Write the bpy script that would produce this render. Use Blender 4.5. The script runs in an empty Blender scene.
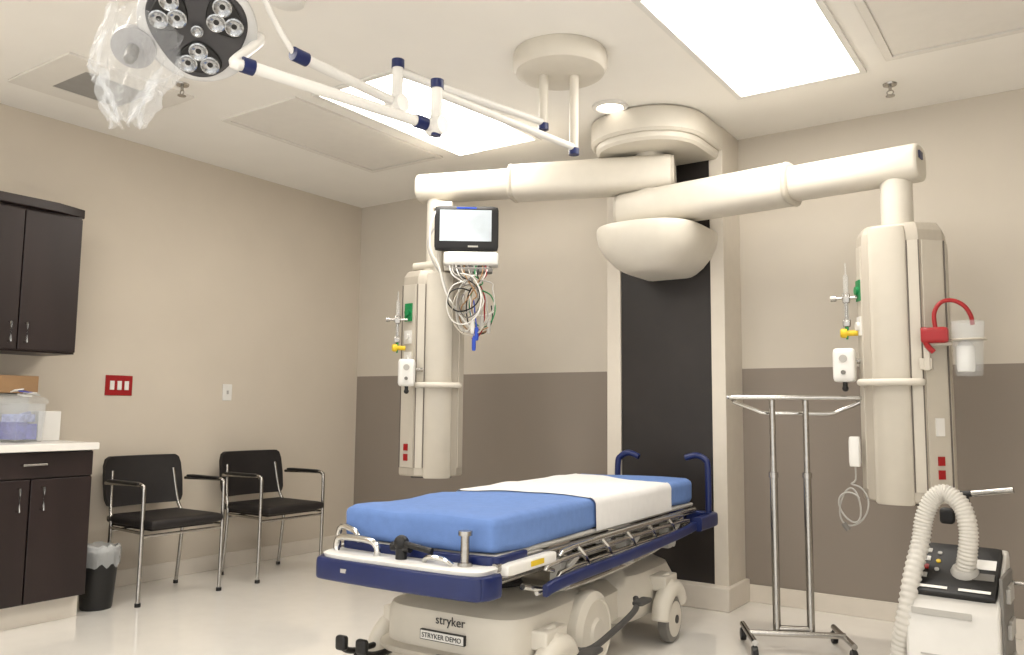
import bpy,bmesh,math,random
from mathutils import Vector,Matrix,noise
random.seed(7)
SC=bpy.context.scene
COL=bpy.context.collection
try:
    SC.view_settings.view_transform='Standard'
    SC.view_settings.look='None'
except Exception: pass
H=2.80
def lin(c):
    return tuple(((x/255)/12.92 if x/255<=0.04045 else ((x/255+0.055)/1.055)**2.4) for x in c)
# ---------------------------------------------------------------- materials
def mat(name,rgb,rough=.5,metal=0,var=.05,scale=14,bump=0,bscale=200,trans=0,ior=1.45,emis=0,alpha=1,coat=0,spec=.5,stretch=None):
    m=bpy.data.materials.new(name);m.use_nodes=True
    nt=m.node_tree;b=nt.nodes['Principled BSDF']
    c=lin(rgb)
    tc=nt.nodes.new('ShaderNodeTexCoord')
    mp=nt.nodes.new('ShaderNodeMapping')
    if stretch: mp.inputs['Scale'].default_value=stretch
    nt.links.new(tc.outputs['Object'],mp.inputs['Vector'])
    n=nt.nodes.new('ShaderNodeTexNoise');n.inputs['Scale'].default_value=scale;n.inputs['Detail'].default_value=4
    nt.links.new(mp.outputs[0],n.inputs['Vector'])
    r=nt.nodes.new('ShaderNodeValToRGB')
    r.color_ramp.elements[0].position=.3;r.color_ramp.elements[1].position=.7
    r.color_ramp.elements[0].color=tuple(x*(1-var) for x in c)+(1,)
    r.color_ramp.elements[1].color=tuple(min(1,x*(1+var)) for x in c)+(1,)
    nt.links.new(n.outputs[0],r.inputs[0]);nt.links.new(r.outputs[0],b.inputs['Base Color'])
    b.inputs['Roughness'].default_value=rough;b.inputs['Metallic'].default_value=metal
    b.inputs['Transmission Weight'].default_value=trans;b.inputs['IOR'].default_value=ior
    b.inputs['Alpha'].default_value=alpha
    b.inputs['Coat Weight'].default_value=coat
    b.inputs['Specular IOR Level'].default_value=spec
    if emis:
        b.inputs['Emission Color'].default_value=c+(1,);b.inputs['Emission Strength'].default_value=emis
    if bump:
        n2=nt.nodes.new('ShaderNodeTexNoise');n2.inputs['Scale'].default_value=bscale
        nt.links.new(mp.outputs[0],n2.inputs['Vector'])
        bp=nt.nodes.new('ShaderNodeBump');bp.inputs['Strength'].default_value=bump;bp.inputs['Distance'].default_value=.004
        nt.links.new(n2.outputs[0],bp.inputs['Height']);nt.links.new(bp.outputs[0],b.inputs['Normal'])
    return m
m_wall=mat('wall_paint',(201,191,176),.75,var=.02,scale=3,bump=.08,bscale=300)
m_ceil=mat('ceiling_paint',(236,233,227),.85,var=.012,scale=4,bump=.05,bscale=250)
m_panelc=mat('ceiling_hatch_paint',(222,218,211),.8,var=.015)
m_base=mat('baseboard_vinyl',(214,206,194),.45,var=.02)
m_floor=mat('vinyl_floor',(242,238,231),.07,var=.02,scale=9,bump=.008,bscale=60,coat=.6,spec=.8)
m_pilaster=mat('pilaster_paint',(206,198,185),.5,var=.02)
m_darkpanel=mat('dark_laminate_panel',(34,29,27),.42,var=.2,scale=5,bump=.05)
m_cream=mat('cream_plastic',(206,200,188),.42,var=.02)
m_cream2=mat('dark_cream_plastic',(190,183,170),.42,var=.03)  # a darker cream for caps, cuffs, brackets and ridges
m_tan=mat('anodised_tan_panel',(180,172,159),.42,metal=.15,var=.03,stretch=(1,1,.05),scale=60)
m_colf=mat('column_front_panel',(194,187,174),.4,metal=.1,var=.02)
m_white=mat('white_plastic',(222,220,215),.35,var=.02)
m_navy=mat('navy_plastic',(20,33,82),.35,var=.08)
m_blue=mat('blue_sheet_fabric',(98,128,184),.85,var=.05,scale=30,bump=.3,bscale=400)
m_wsheet=mat('white_sheet_fabric',(224,223,222),.85,var=.02,scale=30,bump=.25,bscale=500)
m_chrome=mat('chrome',(205,204,201),.16,metal=1,var=.03)
m_steel=mat('brushed_steel',(170,167,162),.25,metal=1,var=.08,scale=60)
m_black=mat('black_plastic',(18,17,17),.45,var=.2)
m_vinyl=mat('black_upholstery',(28,24,24),.55,var=.15,scale=25,bump=.15,bscale=400)
m_wood=mat('espresso_laminate',(38,28,27),.4,var=.22,scale=6,stretch=(1,1,.12),bump=.05)
m_counter=mat('white_countertop',(226,223,217),.3,var=.02)
m_green=mat('green_outlet',(26,125,72),.4)
m_yellow=mat('yellow_plastic',(215,182,35),.4)
m_red=mat('red_plastic',(150,22,26),.35)
m_bluep=mat('blue_connector_plastic',(36,72,175),.35)
m_purple=mat('violet_packets',(84,86,165),.4,var=.35,scale=40)
m_grey=mat('grey_plastic',(112,109,104),.45)
m_ltgrey=mat('light_grey_plastic',(170,167,161),.4)
m_hose=mat('ribbed_hose_plastic',(196,192,184),.45,var=.03)
m_brown=mat('cardboard',(150,118,84),.8,var=.08)
m_screen=mat('lit_screen',(176,184,190),.25,emis=.22,var=.22,scale=4)
m_clear=mat('clear_plastic',(235,240,242),.08,alpha=.14,var=.0)
m_film=mat('clear_plastic_film',(230,233,236),.05,alpha=.16,var=.05,scale=20,bump=1,bscale=35)
m_light=mat('lit_diffuser',(255,250,242),.5,emis=13,var=0)
m_down=mat('lit_downlight',(255,246,232),.5,emis=3,var=0)
m_led=mat('led_lens_glass',(168,170,172),.15,metal=.75,var=.3,scale=90)
m_rubber=mat('grey_rubber',(66,64,62),.6)
m_lamp=mat('lamp_face_graphite',(52,51,54),.3,var=.1)
m_lamp2=mat('lamp_housing_grey',(150,149,150),.35,var=.05)
m_silver=mat('lamp_silver_housing',(200,200,200),.3,metal=.35,var=.03)
m_label=mat('white_label',(228,226,221),.5)
m_dkvent=mat('vent_slat_metal',(150,147,142),.5,metal=.1)
m_taupe=mat('seam_gasket',(96,88,80),.6)
# ---------------------------------------------------------------- mesh tools
class M:
    def __init__(s): s.b=bmesh.new()
    def box(s,c,d,rz=0,rx=0,ry=0):
        mt=Matrix.Translation(c)@Matrix.Rotation(rz,4,'Z')@Matrix.Rotation(ry,4,'Y')@Matrix.Rotation(rx,4,'X')@Matrix.Diagonal((d[0],d[1],d[2],1))
        bmesh.ops.create_cube(s.b,size=1,matrix=mt);return s
    def ring(s,pts): return [s.b.verts.new(p) for p in pts]
    def bridge(s,a,b):
        n=len(a)
        for i in range(n):
            try: s.b.faces.new((a[i],a[(i+1)%n],b[(i+1)%n],b[i]))
            except ValueError: pass
    def loft(s,rings,cap=(True,True)):
        rs=[s.ring(r) for r in rings]
        for a,b in zip(rs,rs[1:]): s.bridge(a,b)
        if cap[0]: s.b.faces.new(list(reversed(rs[0])))
        if cap[1]: s.b.faces.new(rs[-1])
        return s
    def prism(s,poly,z0,z1): return s.loft([[(x,y,z0) for x,y in poly],[(x,y,z1) for x,y in poly]])
    def tube(s,pts,r,seg=12,sm=0,cap=True):
        P=[Vector(p) for p in pts]
        if sm:
            Q=[];n=len(P)
            for i in range(n-1):
                p0=P[max(i-1,0)];p1=P[i];p2=P[i+1];p3=P[min(i+2,n-1)]
                for k in range(sm):
                    t=k/sm
                    Q.append(.5*((2*p1)+(p2-p0)*t+(2*p0-5*p1+4*p2-p3)*t*t+(3*p1-p0-3*p2+p3)*t**3))
            Q.append(P[-1]);P=Q
        n=len(P)
        R=r if callable(r) else ((lambda i,n:r) if not isinstance(r,(list,tuple)) else (lambda i,n:r[i]))
        t=(P[1]-P[0]).normalized()
        up=Vector((0,0,1)) if abs(t.z)<.9 else Vector((1,0,0))
        nrm=(up-t*up.dot(t)).normalized();rings=[]
        for i in range(n):
            if i==0: tt=(P[1]-P[0]).normalized()
            elif i==n-1: tt=(P[-1]-P[-2]).normalized()
            else: tt=((P[i]-P[i-1]).normalized()+(P[i+1]-P[i]).normalized())
            if tt.length<1e-6: tt=t.copy()
            tt=tt.normalized()
            nrm=nrm-tt*nrm.dot(tt)
            if nrm.length<1e-6: nrm=tt.orthogonal()
            nrm.normalize();bn=tt.cross(nrm);rr=R(i,n)
            rings.append([P[i]+(nrm*math.cos(a)+bn*math.sin(a))*rr for a in [2*math.pi*k/seg for k in range(seg)]])
        return s.loft(rings,(cap,cap))
    def cyl(s,a,b,r,r2=None,seg=24): return s.tube([a,b],[r,r if r2 is None else r2],seg)
    def lathe(s,prof,c=(0,0,0),ax=(0,0,1),seg=36,sx=1,sy=1):
        q=Vector((0,0,1)).rotation_difference(Vector(ax).normalized()).to_matrix();c=Vector(c)
        rings=[[c+q@Vector((max(r,1e-4)*math.cos(2*math.pi*k/seg)*sx,max(r,1e-4)*math.sin(2*math.pi*k/seg)*sy,z)) for k in range(seg)] for r,z in prof]
        return s.loft(rings)
    def sph(s,c,r,sc=(1,1,1),seg=20):
        bmesh.ops.create_uvsphere(s.b,u_segments=seg,v_segments=seg//2,radius=r,matrix=Matrix.Translation(c)@Matrix.Diagonal((sc[0],sc[1],sc[2],1)));return s
    def rbox(s,c,d,r,n=(10,10,6),amp=0,ns=6,seed=0):
        b=bmesh.new();bmesh.ops.create_cube(b,size=2)
        bmesh.ops.subdivide_edges(b,edges=[e for e in b.edges],cuts=max(n)-1,use_grid_fill=True)
        hx,hy,hz=d[0]/2,d[1]/2,d[2]/2
        mp={}
        for v in b.verts:
            p=Vector((v.co.x*hx,v.co.y*hy,v.co.z*hz))
            rr=min(r,hx,hy,hz)
            q=Vector((max(-hx+rr,min(hx-rr,p.x)),max(-hy+rr,min(hy-rr,p.y)),max(-hz+rr,min(hz-rr,p.z))))
            dd=p-q
            if dd.length>1e-7: p=q+dd.normalized()*rr
            if amp:
                w=noise.noise(p*ns+Vector((seed,seed,seed)))
                nn=dd.normalized() if dd.length>1e-7 else Vector((0,0,1))
                p=p+nn*w*amp
            mp[v]=s.b.verts.new(p+Vector(c))
        for fc in b.faces: s.b.faces.new([mp[v] for v in fc.verts])
        b.free();return s
def sup(cx,cy,hx,hy,e=4,n=40):
    o=[]
    for k in range(n):
        a=2*math.pi*k/n;c,sn=math.cos(a),math.sin(a)
        o.append((cx+hx*math.copysign(abs(c)**(2/e),c),cy+hy*math.copysign(abs(sn)**(2/e),sn)))
    return o
def link(o): COL.objects.link(o);return o
POS={}
def mesh_obj(name,m,material,ang=38):
    bmesh.ops.remove_doubles(m.b,verts=m.b.verts,dist=1e-5)
    bmesh.ops.recalc_face_normals(m.b,faces=m.b.faces)
    me=bpy.data.meshes.new(name);m.b.to_mesh(me);m.b.free()
    me.materials.append(material)
    for p in me.polygons: p.use_smooth=True
    try: me.set_sharp_from_angle(angle=math.radians(ang))
    except Exception: pass
    return link(bpy.data.objects.new(name,me))
def thing(name,label,cat,loc=(0,0,0),rz=0,group=None):
    e=bpy.data.objects.new(name,None);e.empty_display_size=.1
    e.location=loc;e.rotation_euler=(0,0,rz);link(e)
    e['label']=label;e['category']=cat
    if group:e['group']=group
    e_m=Matrix.Translation(loc)@Matrix.Rotation(rz,4,'Z')
    POS[e.name]=(e_m,Vector((0,0,0)))
    return e
ID=Matrix.Identity(4)
def recenter(o):
    vs=[v.co for v in o.data.vertices]
    lo=Vector([min(v[i] for v in vs) for i in range(3)]);hi=Vector([max(v[i] for v in vs) for i in range(3)])
    c=(lo+hi)/2
    o.data.transform(Matrix.Translation(-c));return c
def addbevel(o,w):
    b=o.modifiers.new('bevel','BEVEL');b.width=w;b.segments=3;b.limit_method='ANGLE';b.angle_limit=math.radians(40)
def part(par,name,m,material,xf=None,label=None,bevel=0,ang=38):
    o=m if isinstance(m,bpy.types.Object) else mesh_obj(name,m,material,ang)
    tm,pp=POS[par.name]
    if xf is not None: o.data.transform(tm.inverted()@xf)
    c=recenter(o)
    o.parent=par;o.location=c-pp
    POS[o.name]=(tm,c)
    if label:o['label']=label
    if bevel: addbevel(o,bevel)
    return o
def single(name,label,cat,m,material,bevel=0,group=None,ang=38):
    o=mesh_obj(name,m,material,ang);c=recenter(o);o.location=c
    POS[o.name]=(Matrix.Translation(c),Vector((0,0,0)))
    o['label']=label;o['category']=cat
    if group:o['group']=group
    if bevel: addbevel(o,bevel)
    return o
def struct(name,m,material,bevel=0):
    o=mesh_obj(name,m,material);o['kind']='structure'
    if bevel: addbevel(o,bevel)
    return o
def text_obj(name,body,size,material,ext=.0006,align='CENTER'):
    c=bpy.data.curves.new(name,'FONT');c.body=body;c.size=size;c.extrude=ext;c.align_x=align;c.align_y='CENTER'
    t=bpy.data.objects.new('tmp',c);link(t)
    bpy.context.view_layer.update()
    me=bpy.data.meshes.new_from_object(t.evaluated_get(bpy.context.evaluated_depsgraph_get()))
    bpy.data.objects.remove(t);bpy.data.curves.remove(c)
    me.materials.clear();me.materials.append(material)
    return link(bpy.data.objects.new(name,me))
def copy_thing(src,loc,label=None):
    def rec(o,par):
        n=o.copy();COL.objects.link(n)
        if par is not None: n.parent=par
        for ch in list(o.children): rec(ch,n)
        return n
    n=rec(src,None);n.location=loc
    if label:n['label']=label
    return n
def frame(loc,rz=0,rx=0): return Matrix.Translation(loc)@Matrix.Rotation(rz,4,'Z')@Matrix.Rotation(rx,4,'X')
R90=math.pi/2
# ================================================================ ROOM
XL,XR,YB,YF=-4.92,2.4,4.89,-2.6
t=.12
struct('floor',M().box(((XL+XR)/2,(YB+YF)/2,-.05),(XR-XL+.3,YB-YF+.3,.1)),m_floor)
struct('ceiling',M().box(((XL+XR)/2,(YB+YF)/2,H+.05),(XR-XL+.3,YB-YF+.3,.1)),m_ceil)
struct('wall_left',M().box((XL-t/2,(YB+YF)/2,H/2),(t,YB-YF,H)),m_wall)
struct('wall_right_unseen',M().box((XR+t/2,(YB+1.0)/2,H/2),(t,YB-1.0,H)),m_wall)  # unseen wall, added to keep fill light off the right side
m_two=mat('two_tone_wall_paint',(198,190,177),.75,var=.02,scale=3,bump=.08,bscale=300)
nt=m_two.node_tree;b=nt.nodes['Principled BSDF'];src=b.inputs['Base Color'].links[0].from_socket
g=nt.nodes.new('ShaderNodeNewGeometry');sx=nt.nodes.new('ShaderNodeSeparateXYZ');nt.links.new(g.outputs['Position'],sx.inputs[0])
gt=nt.nodes.new('ShaderNodeMath');gt.operation='GREATER_THAN';gt.inputs[1].default_value=1.37;nt.links.new(sx.outputs['Z'],gt.inputs[0])
mx=nt.nodes.new('ShaderNodeMix');mx.data_type='RGBA';mx.inputs[6].default_value=lin((138,128,118))+(1,)
nt.links.new(gt.outputs[0],mx.inputs[0]);nt.links.new(src,mx.inputs[7]);nt.links.new(mx.outputs[2],b.inputs['Base Color'])
struct('wall_back',M().box(((XL+XR)/2,YB+t/2,H/2),(XR-XL,t,H)),m_two)
struct('baseboard_left',M().box((XL+.006,(2.36+YB)/2,.05),(.012,YB-2.36,.1)),m_base,.003)
struct('baseboard_back',M().box(((XL-2.43)/2,YB-.006,.05),(-2.43-XL,.012,.1)).box(((XR-1.66)/2,YB-.006,.05),(XR+1.66,.012,.1)),m_base,.003)
cx0,cx1,cy=-2.43,-1.66,4.60
struct('trim_1',M().box(((cx0+cx1)/2,(cy+YB)/2+.015,H/2),(cx1-cx0,YB-cy-.03,H)).box((cx0+.048,cy+.02,H/2),(.096,.04,H)).box((cx1-.042,cy+.02,H/2),(.084,.04,H)),m_pilaster,.004)
struct('trim_2',M().box(((cx0+cx1)/2+.006,cy+.02,1.2),(.585,.02,2.15)).box(((cx0+cx1)/2+.006,cy+.02,2.55),(.585,.02,.5)),m_darkpanel)
struct('baseboard_column',M().box(((cx0+cx1)/2,(cy-.07+YB)/2,.065),(cx1-cx0+.05,YB-cy+.07,.13)),m_base,.008)
def hatch(n,x0,x1,y0,y1):
    m=M();w=.035;z=H-.006
    m.box(((x0+x1)/2,y0+w/2,z),(x1-x0,w,.014)).box(((x0+x1)/2,y1-w/2,z),(x1-x0,w,.014))
    m.box((x0+w/2,(y0+y1)/2,z),(w,y1-y0-2*w,.014)).box((x1-w/2,(y0+y1)/2,z),(w,y1-y0-2*w,.014))
    m.box(((x0+x1)/2,(y0+y1)/2,H-.002),(x1-x0-2*w-.008,y1-y0-2*w-.008,.006))
    struct(n,m,m_panelc,.002)
hatch('trim_3',-4.08,-3.43,2.88,4.15)
hatch('trim_4',-.67,-.05,2.95,4.12)
# ================================================================ CEILING FIXTURES
lp=thing('ceiling_light','recessed rectangular ceiling light with glowing white diffuser','ceiling light',(-1.10,3.56,H-.001),0,'recessed ceiling lights')
w,l=.60,1.24;fr=M()
for sx_ in(-1,1): fr.box((sx_*(w/2+.012),0,-.006),(.03,l+.054,.014))
for sy_ in(-1,1): fr.box((0,sy_*(l/2+.012),-.006),(w,.03,.014))
part(lp,'frame',fr,m_white,bevel=.002)
part(lp,'diffuser',M().box((0,0,-.003),(w-.006,l-.006,.006)),m_light)
for q in((-3.0,3.55),(-1.1,.7),(-3.2,.9),(.9,.9)):  # first copy is in view; the others are unseen, added to light the room
    copy_thing(lp,(q[0],q[1],H-.001))
vt=thing('air_vent','square painted ceiling register with louvred grille','air vent',(-4.21,2.24,H-.001))
vf=M();w,l=.62,.68
for sx_ in(-1,1): vf.box((sx_*(w/2-.07),0,-.006),(.14,l,.014))
for sy_ in(-1,1): vf.box((0,sy_*(l/2-.08),-.006),(w-.28,.16,.014))
part(vt,'frame',vf,m_panelc,bevel=.002)
vs=M()
for i in range(16): vs.box((-.165+.33*i/15,0,-.006),(.019,.36,.003),ry=-.5)
vs.box((0,0,-.001),(.34,.36,.002))
part(vt,'grille',vs,m_dkvent)
dl=thing('downlight','small round recessed downlight with white trim ring','downlight',(-2.06,3.94,H-.001))
part(dl,'trim_ring',M().lathe([(.075,0),(.1,0),(.098,-.012),(.078,-.016),(.075,-.004)]),m_white)
part(dl,'bulb',M().lathe([(.0,-.003),(.07,-.003),(.07,-.010),(.0,-.012)]),m_down)
def sprinkler(x,y):
    s=thing('fire_sprinkler','small metal pendent sprinkler head on a round plate','sprinkler',(x,y,H-.001),0,'ceiling sprinklers')
    part(s,'plate',M().lathe([(0,0),(.035,0),(.032,-.008),(.012,-.012),(0,-.012)]),m_steel)
    hm=M().cyl((0,0,-.01),(0,0,-.035),.008).tube([(-.006,0,-.033),(-.016,0,-.045),(-.005,0,-.062)],.003,6,3).tube([(.006,0,-.033),(.016,0,-.045),(.005,0,-.062)],.003,6,3).lathe([(0,-.06),(.022,-.062),(.022,-.065),(0,-.066)],seg=16)
    part(s,'nozzle',hm,m_steel)
sprinkler(-3.80,2.44);sprinkler(-.71,4.45)
single('smoke_detector','small round white ceiling detector','smoke detector',M().lathe([(0,H-.001),(.075,H-.001),(.07,H-.02),(.04,H-.03),(0,H-.03)],(-2.62,2.14,0)),m_white)
# ================================================================ BOOM MOUNT
def dshape(cx,yb,r,depth,n=24,shr=0,e=2.0):
    pts=[(cx+r-shr,yb)]
    yc=yb-depth+r
    for k in range(n+1):
        a=-math.pi*k/n
        c,s=math.cos(a),math.sin(a)
        pts.append((cx+(r-shr)*math.copysign(abs(c)**(2/e),c),yc-(r-shr)*abs(s)**(2/e)))
    pts.append((cx-r+shr,yb));return pts
PX,PY=-2.0,4.33
bm_=thing('boom_mount','cream rounded boom pivot housing fixed to the column and ceiling','boom mount',(PX,cy,2.3))
cap=M()
def dl_(shr,z,e=2.0): return [(x,y,z) for x,y in dshape(PX,cy-.002,.35,.60,24,shr,e)]
cap.loft([dl_(.02,H-.002,2.2),dl_(.005,H-.015,2.2),dl_(.005,H-.13,2.2),dl_(.02,H-.145,2.2)])
cap.loft([dl_(.035,H-.14,2.2),dl_(.033,H-.15,2.2),dl_(.035,H-.175,2.2),dl_(.05,H-.19,2.2),dl_(.075,H-.192,2.2)])
part(bm_,'ceiling_cover',cap,m_cream,ID)
part(bm_,'pivot_post',M().cyl((PX,PY,2.615),(PX,PY,2.14),.085),m_cream,ID)
bw=M()
bw.loft([dl_(.065,2.168,2.5),dl_(.05,2.164,2.5),dl_(.045,2.155,2.5),dl_(.045,2.12,2.5),dl_(.055,2.07,2.5),dl_(.085,2.01,2.5),dl_(.135,1.955,2.4),dl_(.18,1.922,2.3),dl_(.21,1.908,2.2),dl_(.24,1.904,2.2)])
part(bm_,'lower_cover',bw,m_cream,ID)
def beam(m,A,B,hw,hh,e=2.6,n=32,ends=(.9,.9)):
    A=Vector(A);B=Vector(B);t=(B-A).normalized();s=t.cross(Vector((0,0,1))).normalized();u=s.cross(t)
    L=(B-A).length;rings=[]
    for d,k in((0,ends[0]),(.006,.97),(.018,1),(L-.018,1),(L-.006,.97),(L,ends[1])):
        rings.append([A+t*d+s*(x*k)+u*(y*k) for x,y in sup(0,0,hw,hh,e,n)])
    m.loft(rings);return m
def boom(loc_end,z,label,over,name='equipment_boom'):
    e=Vector((loc_end[0],loc_end[1],z));p=Vector((PX,PY,z));d=(e-p).normalized();L=(e-p).length
    th=thing(name,label,'medical boom',(loc_end[0],loc_end[1],.71),0,'ceiling supply booms')
    a=M();beam(a,p-d*over,p+d*(L*.62),.125,.105,3.4)
    arm=part(th,'arm',a,m_cream,ID)
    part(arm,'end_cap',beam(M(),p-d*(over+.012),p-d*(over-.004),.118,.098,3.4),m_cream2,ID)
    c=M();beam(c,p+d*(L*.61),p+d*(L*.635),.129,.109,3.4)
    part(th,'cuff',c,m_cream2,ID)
    ex=M();beam(ex,p+d*(L*.62),e+d*.115,.10,.086,3.0)
    part(th,'arm_extension',ex,m_cream,ID)
    return th,e,d
def service_column(th,c,rz,mir,zt=1.98,zb=.71):
    X=frame((c[0],c[1],0),rz);s=mir
    # broad faceted cabinet, softly rounded edges
    body=M()
    poly=[(-.185*s,-.03),(-.150*s,-.100),(-.115*s,-.125),(.05*s,-.140),(.10*s,-.132),(.195*s,-.045),(.195*s,.12),(.14*s,.17),(-.12*s,.17),(-.185*s,.11)]
    body.loft([[(x*.97,y*.97,zb) for x,y in poly],[(x,y,zb+.01) for x,y in poly],[(x,y,zt-.09) for x,y in poly],[(x*.97,y*.97,zt-.04) for x,y in poly],[(x*.85,y*.85,zt) for x,y in poly]])
    col=part(th,'service_column',body,m_tan,X,label='tan metal service column',ang=20,bevel=.006)
    L_=zt-zb-.14;zc=(zt+zb)/2-.02
    tb=M()
    pp_=[(-.118,-.118),(-.112,-.138),(-.095,-.150),(-.06,-.158),(-.03,-.160),(.005,-.158),(.035,-.152),(.045,-.145),(.047,-.13),(.02,-.115),(-.09,-.11)]
    cxm=-.035
    def hp(z,k=1.0):return [((cxm+(x-cxm)*k)*s,-.12+(y+.12)*k,z) for x,y in pp_]
    tb.loft([hp(zb-.010,.92),hp(zb-.002,1),hp(zt-.05,1),hp(zt-.02,.92)])
    part(col,'front_post',tb,m_colf,X,label='cream slightly bowed front panel',ang=30)
    part(col,'face_panel',M().box((.075*s,-.1375,zc),(.044,.006,L_),rz=.16*s),m_colf,X,bevel=.002)
    part(col,'face_panel',M().box((.149*s,-.0895,zc),(.108,.006,L_),rz=.742*s),m_colf,X,bevel=.002)
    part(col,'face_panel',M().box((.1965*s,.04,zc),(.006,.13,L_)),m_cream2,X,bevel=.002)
    part(col,'face_panel',M().box((-.168*s,-.067,zc),(.062,.006,L_),rz=-1.107*s),m_colf,X,bevel=.002)
    part(col,'seam_strip',M().box((.099*s,-.1335,zc),(.005,.007,L_)),m_taupe,X)
    part(col,'seam_strip',M().box((.1945*s,-.046,zc),(.006,.008,L_)),m_taupe,X)
    part(col,'seam_strip',M().box((.050*s,-.1415,zc),(.004,.006,L_)),m_taupe,X)
    rg=M();z=1.25
    rg.tube([(-.15*s,-.10,z),(-.160*s,-.165,z),(-.12*s,-.200,z),(-.02*s,-.208,z),(.06*s,-.200,z),(.095*s,-.17,z),(.09*s,-.12,z)],.016,12,5)
    rg.box((-.03*s,-.175,z),(.20,.06,.016))
    part(col,'grab_rail',rg,m_cream,X,label='cream shelf-like grab rail')
    part(col,'bottom_plate',M().box((.0,.02,zb-.002),(.24,.22,.02)),m_rubber,X,bevel=.006)
    return col,X
LE=(-3.25,3.88);LZ=2.49
bl,e,d=boom(LE,LZ,'cream articulated boom arm carrying a service column with monitor cables',.13)
part(bl,'drop_shaft',M().cyl((LE[0],LE[1],LZ-.06),(LE[0],LE[1],1.93),.06).cyl((LE[0],LE[1],1.97),(LE[0],LE[1],1.93),.08),m_cream,ID)
colL,XFL=service_column(bl,LE,math.radians(38),-1,zt=1.95)
RE=(-.66,4.20);RZ=2.29
br,e,d=boom(RE,RZ,'cream articulated boom arm carrying a tan service column with suction canister',.17)
part(br,'drop_shaft',M().cyl((RE[0],RE[1],RZ-.05),(RE[0],RE[1],1.97),.072).cyl((RE[0],RE[1],2.0),(RE[0],RE[1],1.975),.09),m_cream,ID)
q=Vector((RE[0],RE[1],RZ))+d*.118
part(br,'end_badge',M().box((.0,-.02,.03),(.006,.06,.035)),m_navy,Matrix.Translation(q)@Matrix.Rotation(math.atan2(d.y,d.x),4,'Z'))
colR,XFR=service_column(br,RE,math.radians(2),1,zt=1.99)
def plate(col,s,z,w,h,mt_,nm,X,knob=None,kr=.02,left=False):
    if left: cx_,cy_,an=-.171*s,-.070,-1.107*s
    else: cx_,cy_,an=.153*s,-.0925,.742*s
    m=M().box((cx_,cy_,z),(w,.012,h),rz=an)
    nx,ny=math.sin(an),-math.cos(an)
    if knob: m.cyl((cx_,cy_,z),(cx_+nx*.018,cy_+ny*.018,z),kr)
    part(col,nm,m,mt_,X)
plate(colR,1,1.69,.052,.10,m_green,'green_outlet',XFR,True,.02,True)
plate(colR,1,1.52,.05,.09,m_white,'white_outlet',XFR,True,.02,True)
for i in range(2): plate(colR,1,.84+.06*i,.03,.04,m_red,'red_socket',XFR)
plate(colR,1,1.05,.04,.08,m_white,'socket_plate',XFR)
plate(colL,-1,1.69,.06,.11,m_green,'green_outlet',XFL,True,.02)
for i in range(2): plate(colL,-1,.82+.06*i,.03,.04,m_red,'red_socket',XFL)
for z in(1.54,1.41): plate(colL,-1,z,.06,.08,m_white,'outlet_plate',XFL,True,.018)
def flowmeter(X,x,y,z,label,loc):
    f=thing('flow_meter',label,'flow meter',loc,0,'gas flow meters')
    part(f,'tube',M().cyl((x,y,z-.11),(x,y,z+.11),.012).cyl((x,y,z+.11),(x,y,z+.17),.004),m_clear,X)
    part(f,'body',M().rbox((x,y,z+.0),(.035,.03,.05),.008,(4,4,4)).rbox((x,y,z-.12),(.035,.035,.04),.008,(4,4,4)).cyl((x-.06,y,z),(x+.06,y,z),.007).cyl((x-.07,y,z),(x-.045,y,z),.014).cyl((x,y,z-.12),(x,y,z+.02),.007),m_steel,X)
    part(f,'knob',M().lathe([(0,0),(.022,.002),(.024,.02),(.018,.03),(0,.032)],(x,y,z-.17),(-1,-.3,0),16).cyl((x,y,z-.17),(x+.05,y,z-.17),.014).cyl((x,y,z-.17),(x,y,z-.13),.008),m_yellow,X)
    part(f,'nipple',M().cyl((x,y,z-.14),(x,y,z-.2),.01,.005),m_green,X)
    return f
def regulator(X,x,y,z,loc):
    f=thing('suction_regulator','white suction regulator box with round dial','suction regulator',loc,0,'suction regulators')
    part(f,'housing',M().rbox((x,y,z),(.10,.07,.16),.018,(8,8,8)),m_white,X)
    part(f,'dial',M().cyl((x,y-.034,z+.03),(x,y-.040,z+.03),.018),m_ltgrey,X,label='grey dial')
    part(f,'knob',M().cyl((x,y-.034,z-.035),(x,y-.048,z-.035),.010),m_grey,X,label='grey knob')
    part(f,'fitting',M().cyl((x,y,z-.078),(x,y,z-.105),.011).sph((x,y,z-.11),.015),m_black,X)
    part(f,'mount_arm',M().cyl((x,y+.01,z+.02),(x+.09,y+.05,z+.02),.012),m_steel,X)
flowmeter(XFR,-.230,-.06,1.66,'clear gas flow meter with yellow knob on a metal fitting',(RE[0]-.225,RE[1]-.06,1.46))
regulator(XFR,-.240,-.09,1.335,(RE[0]-.235,RE[1]-.09,1.25))
v=XFL@Vector((-.2,-.12,1.5))
flowmeter(XFL,-.215,-.14,1.64,'clear gas flow meter with yellow knob on a metal fitting',tuple(v))
v=XFL@Vector((-.13,-.21,1.3))
regulator(XFL,-.15,-.205,1.32,tuple(v))
X=XFR
cn=thing('suction_canister','clear graduated suction canister with white liner and red suction tube','suction canister',tuple(XFR@Vector((.27,-.12,1.27))))
part(cn,'jar',M().lathe([(0,0),(.050,0),(.055,.02),(.068,.24),(.064,.24),(.051,.025),(0,.012)],(.280,-.13,1.275)),m_clear,X)
part(cn,'liner',M().lathe([(0,0),(.033,0),(.036,.02),(.036,.11),(.018,.13),(0,.13)],(.268,-.13,1.295)),m_label,X,label='white inner liner')
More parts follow.
